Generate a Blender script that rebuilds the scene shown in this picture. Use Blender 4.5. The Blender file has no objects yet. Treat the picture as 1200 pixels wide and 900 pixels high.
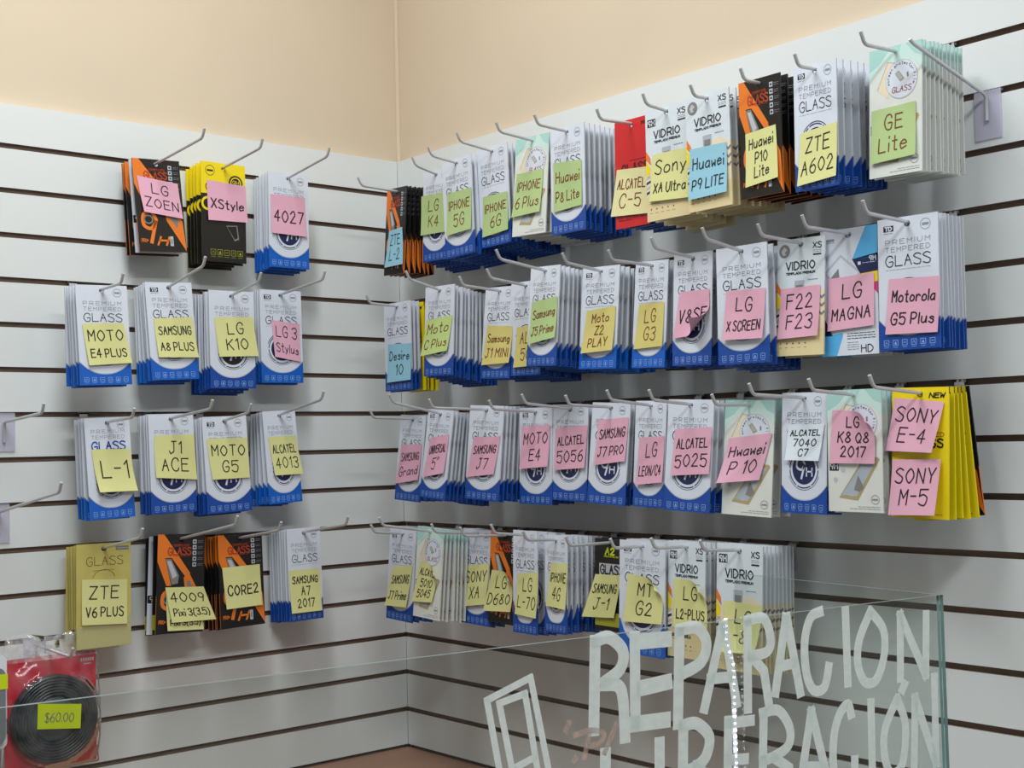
import bpy, math, random
from mathutils import Matrix, Vector
from mathutils.geometry import tessellate_polygon
random.seed(7)
C = bpy.context.scene.collection
Z0 = 1.95                      # height of the first slatwall groove above the floor
P = 0.0762                     # slatwall pitch (3 in)

# ---------------------------------------------------------------- camera
F, CX, CY, CZ, YAW, PIT, ROL = 1534.893, -1.60172, -2.22670, -0.52630, 0.707869, 0.045857, -0.023018
fw = Vector((math.cos(PIT)*math.sin(YAW), math.cos(PIT)*math.cos(YAW), math.sin(PIT)))
rt0 = Vector((math.cos(YAW), -math.sin(YAW), 0)); up0 = rt0.cross(fw)
rt = math.cos(ROL)*rt0 + math.sin(ROL)*up0; up = -math.sin(ROL)*rt0 + math.cos(ROL)*up0
cam = bpy.data.cameras.new('camera'); camo = bpy.data.objects.new('camera', cam); C.objects.link(camo)
m3 = Matrix((rt, up, -fw)).transposed()
camo.matrix_world = Matrix.Translation((CX, CY, CZ + Z0)) @ m3.to_4x4()
cam.sensor_width = 36; cam.lens = F/1200*36; cam.clip_start = 0.02
bpy.context.scene.camera = camo

# ---------------------------------------------------------------- light
W_ = bpy.data.worlds.new('world'); bpy.context.scene.world = W_; W_.use_nodes = True
W_.node_tree.nodes['Background'].inputs[0].default_value = (0.86, 0.93, 1.0, 1)
W_.node_tree.nodes['Background'].inputs[1].default_value = 0.18
def area(name, loc, sx, sy, power, rz=0.0, col=(1, 1, 1)):
    l = bpy.data.lights.new(name, 'AREA'); l.shape = 'RECTANGLE'; l.size = sx; l.size_y = sy; l.energy = power; l.color = col
    o = bpy.data.objects.new(name, l); o.location = loc; o.rotation_euler = (0, 0, rz); C.objects.link(o); return o
area('ceiling_tube_light', (-1.05, -0.95, 2.97), 1.2, 0.18, 28, math.radians(45), (0.93, 0.98, 1.0))
area('ceiling_tube_light', (-1.15, -2.65, 2.97), 1.2, 0.3, 40, 0, (0.93, 0.98, 1.0))
vs = bpy.context.scene.view_settings
vs.view_transform = 'Standard'; vs.look = 'None'; vs.gamma = 1; vs.use_curve_mapping = False; vs.exposure = 0.0

# ---------------------------------------------------------------- materials
def lin(c):
    r = []
    for v in c:
        v /= 255.0
        r.append(v/12.92 if v <= 0.04045 else ((v+0.055)/1.055)**2.4)
    return (*r, 1)
MATS = {}
def mat(name, rgb, rough=0.5, metal=0.0, noise=0.0, scale=20, bump=0.0, emit=0.0):
    if name in MATS: return MATS[name]
    m = bpy.data.materials.new(name); m.use_nodes = True; nt = m.node_tree; b = nt.nodes['Principled BSDF']
    b.inputs['Base Color'].default_value = lin(rgb); b.inputs['Roughness'].default_value = rough; b.inputs['Metallic'].default_value = metal
    if noise or bump:
        tc = nt.nodes.new('ShaderNodeTexCoord'); nz = nt.nodes.new('ShaderNodeTexNoise')
        nz.inputs['Scale'].default_value = scale; nz.inputs['Detail'].default_value = 5
        nt.links.new(tc.outputs['Object'], nz.inputs['Vector'])
        if noise:
            mx = nt.nodes.new('ShaderNodeMix'); mx.data_type = 'RGBA'
            a = lin([max(0, v*(1-noise)) for v in rgb]); c = lin([min(255, v*(1+noise)) for v in rgb])
            mx.inputs[6].default_value = a; mx.inputs[7].default_value = c
            nt.links.new(nz.outputs['Fac'], mx.inputs[0]); nt.links.new(mx.outputs[2], b.inputs['Base Color'])
        if bump:
            bp = nt.nodes.new('ShaderNodeBump'); bp.inputs['Strength'].default_value = bump; bp.inputs['Distance'].default_value = 0.002
            nt.links.new(nz.outputs['Fac'], bp.inputs['Height']); nt.links.new(bp.outputs['Normal'], b.inputs['Normal'])
    if emit:
        b.inputs['Emission Color'].default_value = lin(rgb); b.inputs['Emission Strength'].default_value = emit
    MATS[name] = m; return m
def film(name, rgb, opacity, gloss_rough, tint=(255, 255, 255), fres=1.45, noisy=0.0, nscale=60, translucent=0.0):
    """thin clear sheet: transparent + a little diffuse + fresnel gloss"""
    m = bpy.data.materials.new(name); m.use_nodes = True; nt = m.node_tree; nt.nodes.clear()
    out = nt.nodes.new('ShaderNodeOutputMaterial'); tr = nt.nodes.new('ShaderNodeBsdfTransparent'); tr.inputs[0].default_value = lin(tint)
    df = nt.nodes.new('ShaderNodeBsdfDiffuse'); df.inputs[0].default_value = lin(rgb)
    gl = nt.nodes.new('ShaderNodeBsdfGlossy'); gl.inputs['Roughness'].default_value = gloss_rough
    m1 = nt.nodes.new('ShaderNodeMixShader'); m2 = nt.nodes.new('ShaderNodeMixShader'); fr = nt.nodes.new('ShaderNodeFresnel'); fr.inputs[0].default_value = fres
    m1.inputs[0].default_value = opacity
    if translucent:
        tl = nt.nodes.new('ShaderNodeBsdfTranslucent'); tl.inputs[0].default_value = lin(rgb); m0 = nt.nodes.new('ShaderNodeMixShader'); m0.inputs[0].default_value = translucent
        nt.links.new(df.outputs[0], m0.inputs[1]); nt.links.new(tl.outputs[0], m0.inputs[2]); df = m0
    nt.links.new(tr.outputs[0], m1.inputs[1]); nt.links.new(df.outputs[0], m1.inputs[2])
    nt.links.new(fr.outputs[0], m2.inputs[0]); nt.links.new(m1.outputs[0], m2.inputs[1]); nt.links.new(gl.outputs[0], m2.inputs[2])
    nt.links.new(m2.outputs[0], out.inputs[0])
    if noisy:
        tc = nt.nodes.new('ShaderNodeTexCoord'); nz = nt.nodes.new('ShaderNodeTexNoise'); nz.inputs['Scale'].default_value = nscale
        mr = nt.nodes.new('ShaderNodeMapRange'); mr.inputs[1].default_value = 0.3; mr.inputs[2].default_value = 0.7
        mr.inputs[3].default_value = max(0, opacity-noisy); mr.inputs[4].default_value = min(1, opacity+noisy)
        nt.links.new(tc.outputs['Object'], nz.inputs['Vector']); nt.links.new(nz.outputs['Fac'], mr.inputs[0]); nt.links.new(mr.outputs[0], m1.inputs[0])
    MATS[name] = m; return m

M_SLAT = mat('white_melamine', (222, 225, 224), 0.32, noise=0.012, scale=3)
M_GROOVE = mat('raw_fibreboard', (138, 118, 104), 0.9, noise=0.10, scale=70)
M_BEIGE = mat('beige_plaster', (213, 195, 170), 0.85, noise=0.02, scale=5, bump=0.15)
M_CEIL = mat('white_ceiling', (235, 235, 230), 0.9, noise=0.01, scale=4)
M_FLOOR = mat('grey_tile', (150, 146, 140), 0.45, noise=0.05, scale=4)
M_WOOD = mat('brown_laminate', (150, 108, 84), 0.45, noise=0.12, scale=9)
M_STEEL = mat('plated_steel', (206, 206, 208), 0.35, 0.35)
M_PLATE = film('clear_lilac_plastic', (244, 242, 254), 0.38, 0.12, (248, 246, 254), 1.2)
M_GLASS = film('showcase_glass', (180, 192, 190), 0.012, 0.0, (245, 247, 246), 1.14)
M_GEDGE = mat('glass_edge', (150, 182, 178), 0.15, noise=0.15, scale=40)
M_GRIM = mat('glass_top_edge', (112, 124, 121), 0.3)
M_PAINT = film('brushed_white_paint', (244, 252, 250), 0.94, 0.5, noisy=0.06, nscale=90, fres=1.05, translucent=0.35)
M_SALMON = film('faint_salmon_film', (214, 178, 158), 0.40, 0.5, noisy=0.2, nscale=90)
M_BAGTOP = film('crumpled_film_highlights', (240, 240, 240), 0.22, 0.10, fres=1.6, noisy=0.18, nscale=70)  # patchy whitish opacity paints highlights into the crumpled bag top
M_BAG = film('clear_bag_film', (235, 235, 235), 0.045, 0.10, fres=1.35, noisy=0.045, nscale=35)

K = dict(
 white=mat('card_white', (215, 220, 231), 0.42), edge=mat('card_edge', (205, 206, 208), 0.7), cool=mat('card_cool_white', (214, 222, 228), 0.42),
 deep=mat('print_deep_blue', (12, 70, 158), 0.38), bright=mat('print_bright_blue', (6, 92, 190), 0.38), navy=mat('print_navy', (26, 34, 84), 0.4),
 grey=mat('print_grey', (140, 143, 152), 0.5), lgrey=mat('print_light_grey', (186, 188, 194), 0.5), ink=mat('print_ink', (26, 26, 30), 0.5), blk=mat('card_black', (24, 22, 22), 0.35),
 icon=mat('print_icon', (150, 182, 226), 0.45), orange=mat('print_orange', (232, 122, 36), 0.4), dorange=mat('print_red_orange', (178, 66, 34), 0.4),
 yellow=mat('print_yellow', (240, 214, 14), 0.4), beige=mat('print_beige', (226, 208, 158), 0.42), sand=mat('print_sand', (232, 216, 186), 0.42), teal1=mat('print_teal', (168, 210, 202), 0.42),
 teal2=mat('print_pale_teal', (200, 226, 218), 0.42), cream=mat('card_cream', (220, 222, 214), 0.42), red=mat('card_red', (204, 28, 36), 0.4), dred=mat('print_dark_red', (96, 14, 18), 0.45),
 gold=mat('gold_foil', (212, 198, 112), 0.32, 0.3, noise=0.06, scale=25), dgold=mat('gold_print', (116, 100, 40), 0.4), silver=mat('silver_foil', (202, 196, 140), 0.35, 0.3),
 sky=mat('print_sky_blue', (86, 174, 226), 0.42), magenta=mat('print_magenta', (206, 58, 120), 0.42), lime=mat('print_lime', (196, 206, 40), 0.42), dlime=mat('print_olive_lime', (168, 168, 46), 0.42),
 slab=mat('print_phone_grey', (128, 126, 124), 0.35), slab2=mat('print_phone_screen', (172, 180, 190), 0.35), pgold=mat('print_phone_gold', (176, 158, 110), 0.4), brown=mat('print_brown', (150, 74, 40), 0.5),
)
NOTE = dict(pink=(224, 168, 188), yel=(218, 216, 146), green=(176, 198, 134), lime=(194, 214, 134), blue=(146, 196, 214), amber=(212, 198, 118), cream=(226, 218, 162), white=(220, 228, 236))
NM = {k: mat('note_paper_'+k, v, 0.75) for k, v in NOTE.items()}
I_BLK = mat('marker_ink_black', (22, 20, 24), 0.5); I_BRN = mat('marker_ink_brown', (120, 56, 30), 0.5)
NWORD = dict(pink='pink', yel='yellow', green='green', lime='lime', blue='blue', amber='mustard', cream='cream', white='white')

# ---------------------------------------------------------------- mesh helpers
class MB:
    def __init__(s): s.v = []; s.f = []; s.mi = []; s.m = []; s.sm = []
    def idx(s, m):
        if m not in s.m: s.m.append(m)
        return s.m.index(m)
    def face(s, pts, m, smooth=False):
        b = len(s.v); s.v += [tuple(p) for p in pts]; s.f.append(tuple(range(b, b+len(pts)))); s.mi.append(s.idx(m)); s.sm.append(smooth)
    def grid(s, rows, m, smooth=True, closed=False):
        b = len(s.v); n = len(rows[0])
        for r in rows: s.v += [tuple(p) for p in r]
        for i in range(len(rows)-1):
            for j in range(n if closed else n-1):
                k = (j+1) % n
                s.f.append((b+i*n+j, b+i*n+k, b+(i+1)*n+k, b+(i+1)*n+j)); s.mi.append(s.idx(m)); s.sm.append(smooth)
    def box(s, x0, x1, y0, y1, z0, z1, m):
        a = [(x, y, z) for z in (z0, z1) for y in (y0, y1) for x in (x0, x1)]
        for q in ((0, 2, 3, 1), (4, 5, 7, 6), (0, 1, 5, 4), (2, 6, 7, 3), (0, 4, 6, 2), (1, 3, 7, 5)): s.face([a[i] for i in q], m)
    def tube(s, pts, r, m, n=10):
        pts = [Vector(p) for p in pts]; rows = []; ref = Vector((1, 0, 0))
        for i, p in enumerate(pts):
            a = pts[max(0, i-1)]; b = pts[min(len(pts)-1, i+1)]; t = (b-a).normalized()
            u = ref - ref.dot(t)*t
            if u.length < 1e-3: u = Vector((0, 1, 0)) - t.y*t
            u.normalize(); w = t.cross(u)
            rows.append([p + r*(math.cos(2*math.pi*k/n)*u + math.sin(2*math.pi*k/n)*w) for k in range(n)])
        s.grid(rows, m, True, True)
        s.face(rows[0][::-1], m); s.face(rows[-1], m)
    def build(s, name, parent=None):
        me = bpy.data.meshes.new(name); me.from_pydata(s.v, [], s.f)
        for m in s.m: me.materials.append(m)
        me.polygons.foreach_set('material_index', s.mi); me.polygons.foreach_set('use_smooth', s.sm); me.update()
        o = bpy.data.objects.new(name, me); C.objects.link(o)
        if parent: o.parent = parent
        return o
def tag(o, label=None, cat=None, group=None, kind=None):
    for k, v in (('label', label), ('category', cat), ('group', group), ('kind', kind)):
        if v: o[k] = v
    return o
def empty(name, loc, rz=0.0):
    o = bpy.data.objects.new(name, None); o.empty_display_size = 0.02; o.location = loc; o.rotation_euler = (0, 0, rz); C.objects.link(o); return o

# ---------------------------------------------------------------- stroke lettering (grid 6 x 9; a,b,c = below the line; ~ = smooth)
G = {'A': '003960 1454', 'B': '0009 ~093958574505 ~054563613000', 'C': '~6759290603205062', 'D': '0009 ~093966633000', 'E': '69090060 0555', 'F': '690900 0555',
 'G': '~67592906032050626434', 'H': '0009 6069 0565', 'I': '3039', 'J': '2969 ~4942311002', 'K': '0009 6904 2560', 'L': '090060', 'M': '0009346960', 'N': '00096069',
 'O': '~39060330636639', 'P': '0009 ~0949674404', 'Q': '~39060330636639 4260', 'R': '0009 ~0949674404 3460', 'S': '~684929073563502001', 'T': '0969 3930', 'U': '~090320406369',
 'V': '093069', 'W': '0910365069', 'X': '0960 6900', 'Y': '093469 3430', 'Z': '09690060', '0': '~39060330636639', '1': '173930', '2': '~0729495756 560060', '3': '~0829596635 ~3563502001',
 '4': '40490363', '5': '690905 ~053664502001', '6': '~592703205063451403', '7': '096920', '8': '~351739573502306235', '9': '~66441518496766 6640',
 'a': '~552503012052 5550', 'c': '~542503012051', 'd': '~532503012052 5950', 'e': '~0353452503102051', 'f': '~59382720 0555', 'g': '~532503012052 ~55524b1b', 'h': '0009 ~03254550',
 'i': '3530 3839', 'l': '3930', 'm': '0500 ~04253330 ~33556460', 'n': '0500 ~03254550', 'o': '~25030120515425', 'p': '050c ~042553512001', 'r': '0500 ~03254554', 's': '~5435143352402001',
 't': '~39314050 1656', 'u': '~0501204155 5550', 'v': '053055', 'w': '0510335055', 'x': '0550 5500', 'y': '0530 551b', '-': '1555', '/': '0069', '(': '~4927114b', ')': '~1937311b', '.': '2021',
 '"': '2927 4947', '$': '~684929073563502001 3b3a 303a 393c', '+': '1555 3337', "'": '2927'}
G['$'] = '~684929073563502001 3a39'
def _n(ch): return {'a': -1, 'b': -2, 'c': -3}.get(ch) if ch in 'abc' else int(ch)
def catmull(p, n=5):
    o = []
    for i in range(len(p)-1):
        a = p[max(0, i-1)]; b = p[i]; c = p[i+1]; d = p[min(len(p)-1, i+2)]
        for k in range(n):
            t = k/n
            o.append(tuple(0.5*(2*b[j]+(c[j]-a[j])*t+(2*a[j]-5*b[j]+4*c[j]-d[j])*t*t+(3*b[j]-a[j]-3*c[j]+d[j])*t**3) for j in (0, 1)))
    o.append(p[-1]); return o
def glyph(ch, n=5):
    out = []
    for st in G.get(ch, '').split():
        sm = st[0] == '~'; st = st.lstrip('~')
        p = [(_n(st[i]), _n(st[i+1])) for i in range(0, len(st), 2)]
        if p[0] == p[-1] and sm and len(p) > 3:
            q = catmull([p[-2]]+p+[p[1]], n); p = q[n:-n]
        elif sm and len(p) > 2: p = catmull(p, n)
        out.append(p)
    return out
def ribbon(p, w):
    """polyline -> quads"""
    q = [p[0]]
    for a in p[1:]:
        if math.hypot(a[0]-q[-1][0], a[1]-q[-1][1]) > 1e-7: q.append(a)
    if len(q) < 2: return []
    for i in range(1, len(q)-1):
        ax, ay, bx_, by_ = q[i][0]-q[i-1][0], q[i][1]-q[i-1][1], q[i+1][0]-q[i][0], q[i+1][1]-q[i][1]
        if ax*bx_+ay*by_ < 0.15*math.hypot(ax, ay)*math.hypot(bx_, by_): return ribbon(q[:i+1], w)+ribbon(q[i:], w)
    L = []; R = []
    for i in range(len(q)):
        d = []
        if i > 0: d.append((q[i][0]-q[i-1][0], q[i][1]-q[i-1][1]))
        if i < len(q)-1: d.append((q[i+1][0]-q[i][0], q[i+1][1]-q[i][1]))
        d = [(x/math.hypot(x, y), y/math.hypot(x, y)) for x, y in d]
        nx, ny = -sum(x[1] for x in d), sum(x[0] for x in d); l = math.hypot(nx, ny)
        if l < 0.25: nx, ny = -d[0][1], d[0][0]; l = 1; k = 1
        else: nx /= l; ny /= l; k = min(1.6, 1/max(0.35, nx*-d[0][1]+ny*d[0][0]))
        ex = 0.0
        px, py = q[i]
        if i == 0: px -= d[0][0]*w*0.4; py -= d[0][1]*w*0.4
        if i == len(q)-1: px += d[-1][0]*w*0.4; py += d[-1][1]*w*0.4
        L.append((px+nx*w*k/2, py+ny*w*k/2)); R.append((px-nx*w*k/2, py-ny*w*k/2))
    return [[L[i], L[i+1], R[i+1], R[i]] for i in range(len(q)-1)]
def layout(text, gap=2.2, slant=0.0, jit=0.0, smooth=4):
    """strokes of a line of text, grid units"""
    x = 0; out = []
    for ch in text:
        if ch == ' ': x += 3.5; continue
        g = glyph(ch, smooth); xs = [p[0] for s in g for p in s]
        if not xs: continue
        x0, x1 = min(xs), max(xs); dy = random.uniform(-jit, jit); sc = 1+random.uniform(-jit, jit)*0.12
        for s in g: out.append([(x + (p[0]-x0)*sc + slant*p[1], (p[1])*sc+dy) for p in s])
        x += (x1-x0)*sc + gap
    return out, max(1, x-gap)
# key, print, lateral, depth of the front packet, stack thickness, count, width, height, lean, hook length, hook end height, hole height
STACKS = [
('L1a','orange',-0.576,0.0685,0.042,4,0.0897,0.1664,6.4,0.245,-0.0021,-0.0138),
('L1b','yblack',-0.446,0.0725,0.060,5,0.0898,0.1825,0.2,0.210,0.0046,-0.0065),
('L1c','prem',-0.308,0.0713,0.055,6,0.0872,0.1811,0.0,0.210,0.0069,-0.0088),
('L2a','prem',-0.701,0.1207,0.045,5,0.0897,0.1678,4.1,0.200,-0.2493,-0.2516),
('L2b','prem',-0.559,0.0776,0.042,6,0.0892,0.1733,5.8,0.210,-0.2124,-0.2336),
('L2c','prem',-0.447,0.0991,0.065,7,0.0908,0.1770,1.0,0.200,-0.2309,-0.2447),
('L2d','prem',-0.325,0.0647,0.028,4,0.0896,0.1756,1.2,0.215,-0.2212,-0.2327),
('L3a','prem',-0.684,0.0991,0.042,4,0.0791,0.1705,4.8,0.200,-0.4687,-0.4729),
('L3b','prem',-0.562,0.0871,0.040,6,0.0854,0.1738,2.6,0.235,-0.4561,-0.4669),
('L3c','prem',-0.462,0.0949,0.045,6,0.0882,0.1727,4.3,0.185,-0.4603,-0.4717),
('L3d','prem',-0.332,0.0651,0.045,5,0.0708,0.1736,5.5,0.215,-0.4385,-0.4609),
('L4a','gold',-0.681,0.0750,0.042,5,0.0958,0.1750,-0.3,0.220,-0.6633,-0.6858),
('L4b','orange',-0.540,0.0792,0.050,4,0.0898,0.1728,-2.3,0.275,-0.6490,-0.6788),
('L4c','orange',-0.423,0.0751,0.050,6,0.0900,0.1682,2.1,0.215,-0.6675,-0.6853),
('L4d','prem',-0.291,0.0787,0.065,8,0.0734,0.1727,2.0,0.225,-0.6648,-0.6828),
('R1a','orange',-0.161,0.1169,0.060,7,0.0662,0.1703,-4.4,0.200,-0.0266,-0.0291),
('R1b','prem',-0.268,0.1016,0.070,8,0.0810,0.1727,-1.9,0.150,-0.0008,-0.0112),
('R1c','prem',-0.384,0.1442,0.100,10,0.0847,0.1776,1.9,0.200,-0.0100,-0.0159),
('R1d','prem',-0.467,0.1291,0.115,11,0.0840,0.1761,1.7,0.200,-0.0008,-0.0080),
('R1e','teal',-0.573,0.1269,0.110,10,0.0860,0.1698,-5.0,0.200,-0.0045,-0.0091),
('R1f','prem',-0.669,0.1361,0.100,10,0.0818,0.1755,-0.6,0.200,-0.0117,-0.0137),
('R1g','red',-0.812,0.1324,0.100,8,0.0728,0.1697,-0.9,0.200,-0.0326,-0.0296),
('R1h','vidrio',-0.909,0.1568,0.100,7,0.0867,0.1693,-0.3,0.200,-0.0302,-0.0333),
('R1i','vidrio',-1.002,0.1725,0.120,9,0.0814,0.1674,0.4,0.200,-0.0380,-0.0368),
('R1j','orange',-1.093,0.1679,0.110,8,0.0725,0.1644,-0.1,0.200,-0.0358,-0.0349),
('R1k','prem',-1.184,0.1649,0.110,8,0.0691,0.1680,-1.1,0.200,-0.0380,-0.0360),
('R1l','teal',-1.286,0.1316,0.095,11,0.0777,0.1686,-2.8,0.200,-0.0346,-0.0310),
('R2a','prem',-0.182,0.1369,0.060,7,0.0871,0.1695,0.4,0.200,-0.2546,-0.2567),
('R2b','prem',-0.337,0.1516,0.095,12,0.0865,0.1641,-3.0,0.220,-0.2276,-0.2420),
('R2c','prem',-0.465,0.1165,0.070,6,0.0792,0.1623,-6.1,0.200,-0.2509,-0.2553),
('R2d','prem',-0.540,0.1202,0.090,8,0.0775,0.1619,-2.3,0.200,-0.2467,-0.2540),
('R2e','prem',-0.625,0.1516,0.100,11,0.0730,0.1659,-5.4,0.250,-0.2288,-0.2402),
('R2f','prem',-0.727,0.1230,0.080,8,0.0849,0.1653,-5.3,0.200,-0.2433,-0.2508),
('R2g','prem',-0.829,0.1121,0.070,6,0.0700,0.1670,-5.3,0.200,-0.2517,-0.2532),
('R2h','prem',-0.918,0.1165,0.060,5,0.0772,0.1695,-3.5,0.200,-0.2449,-0.2524),
('R2i','prem',-1.029,0.1396,0.070,6,0.0925,0.1688,-0.6,0.215,-0.2474,-0.2579),
('R2j','vidrio',-1.114,0.1137,0.050,4,0.0810,0.1637,-3.5,0.200,-0.2529,-0.2562),
('R2k','magna',-1.187,0.1060,0.050,4,0.0911,0.1724,-1.5,0.200,-0.2517,-0.2522),
('R2l','prem',-1.280,0.1095,0.060,8,0.0889,0.1732,-1.3,0.200,-0.2472,-0.2500),
('R3a','prem',-0.186,0.1069,0.040,4,0.0821,0.1649,-7.2,0.200,-0.4707,-0.4733),
('R3b','prem',-0.315,0.1384,0.085,11,0.0769,0.1636,-9.6,0.245,-0.4478,-0.4671),
('R3c','prem',-0.438,0.1302,0.065,8,0.0941,0.1670,-6.4,0.250,-0.4614,-0.4643),
('R3d','prem',-0.538,0.1036,0.050,5,0.0836,0.1661,-1.9,0.200,-0.4671,-0.4715),
('R3e','prem',-0.622,0.1000,0.050,5,0.0874,0.1610,-3.4,0.200,-0.4610,-0.4690),
('R3f','prem',-0.726,0.1070,0.045,5,0.0867,0.1641,-6.6,0.200,-0.4670,-0.4703),
('R3g','prem',-0.818,0.1110,0.040,4,0.0660,0.1654,-4.6,0.200,-0.4631,-0.4710),
('R3h','prem',-0.905,0.1166,0.045,5,0.0910,0.1683,-6.0,0.200,-0.4666,-0.4727),
('R3i','teal',-1.003,0.0992,0.030,3,0.0916,0.1679,-5.1,0.175,-0.4774,-0.4773),
('R3j','prem',-1.103,0.1026,0.025,3,0.0765,0.1685,-3.0,0.215,-0.4675,-0.4709),
('R3k','teal',-1.189,0.1097,0.035,4,0.0858,0.1641,-1.2,0.200,-0.4656,-0.4705),
('R3l','ynew',-1.281,0.0956,0.050,6,0.0827,0.1693,-3.2,0.200,-0.4659,-0.4722),
('R4a','prem',-0.183,0.1339,0.040,4,0.0848,0.1723,-4.9,0.200,-0.6857,-0.6914),
('R4b','teal',-0.312,0.1646,0.070,9,0.0789,0.1641,-5.8,0.270,-0.6648,-0.6809),
('R4c','prem',-0.371,0.1033,0.030,4,0.0833,0.1712,-3.8,0.200,-0.6786,-0.6864),
('R4d','orange',-0.453,0.1067,0.040,4,0.0793,0.1614,-4.0,0.200,-0.6818,-0.6869),
('R4e','prem',-0.536,0.1322,0.060,4,0.0628,0.1742,-1.7,0.200,-0.6744,-0.6815),
('R4f','prem',-0.617,0.1345,0.080,8,0.0542,0.1596,-2.3,0.200,-0.6825,-0.6860),
('R4g','ap',-0.718,0.1109,0.030,3,0.0671,0.1471,-1.8,0.200,-0.6870,-0.6869),
('R4h','round',-0.817,0.1390,0.050,5,0.0962,0.1737,-2.6,0.200,-0.6865,-0.6868),
('R4i','vidrio',-0.901,0.1308,0.060,6,0.0735,0.1725,-2.5,0.200,-0.6827,-0.6843),
('R4j','vidrio',-0.995,0.1225,0.070,9,0.0846,0.1818,-3.1,0.200,-0.6815,-0.6863),
]
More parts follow.
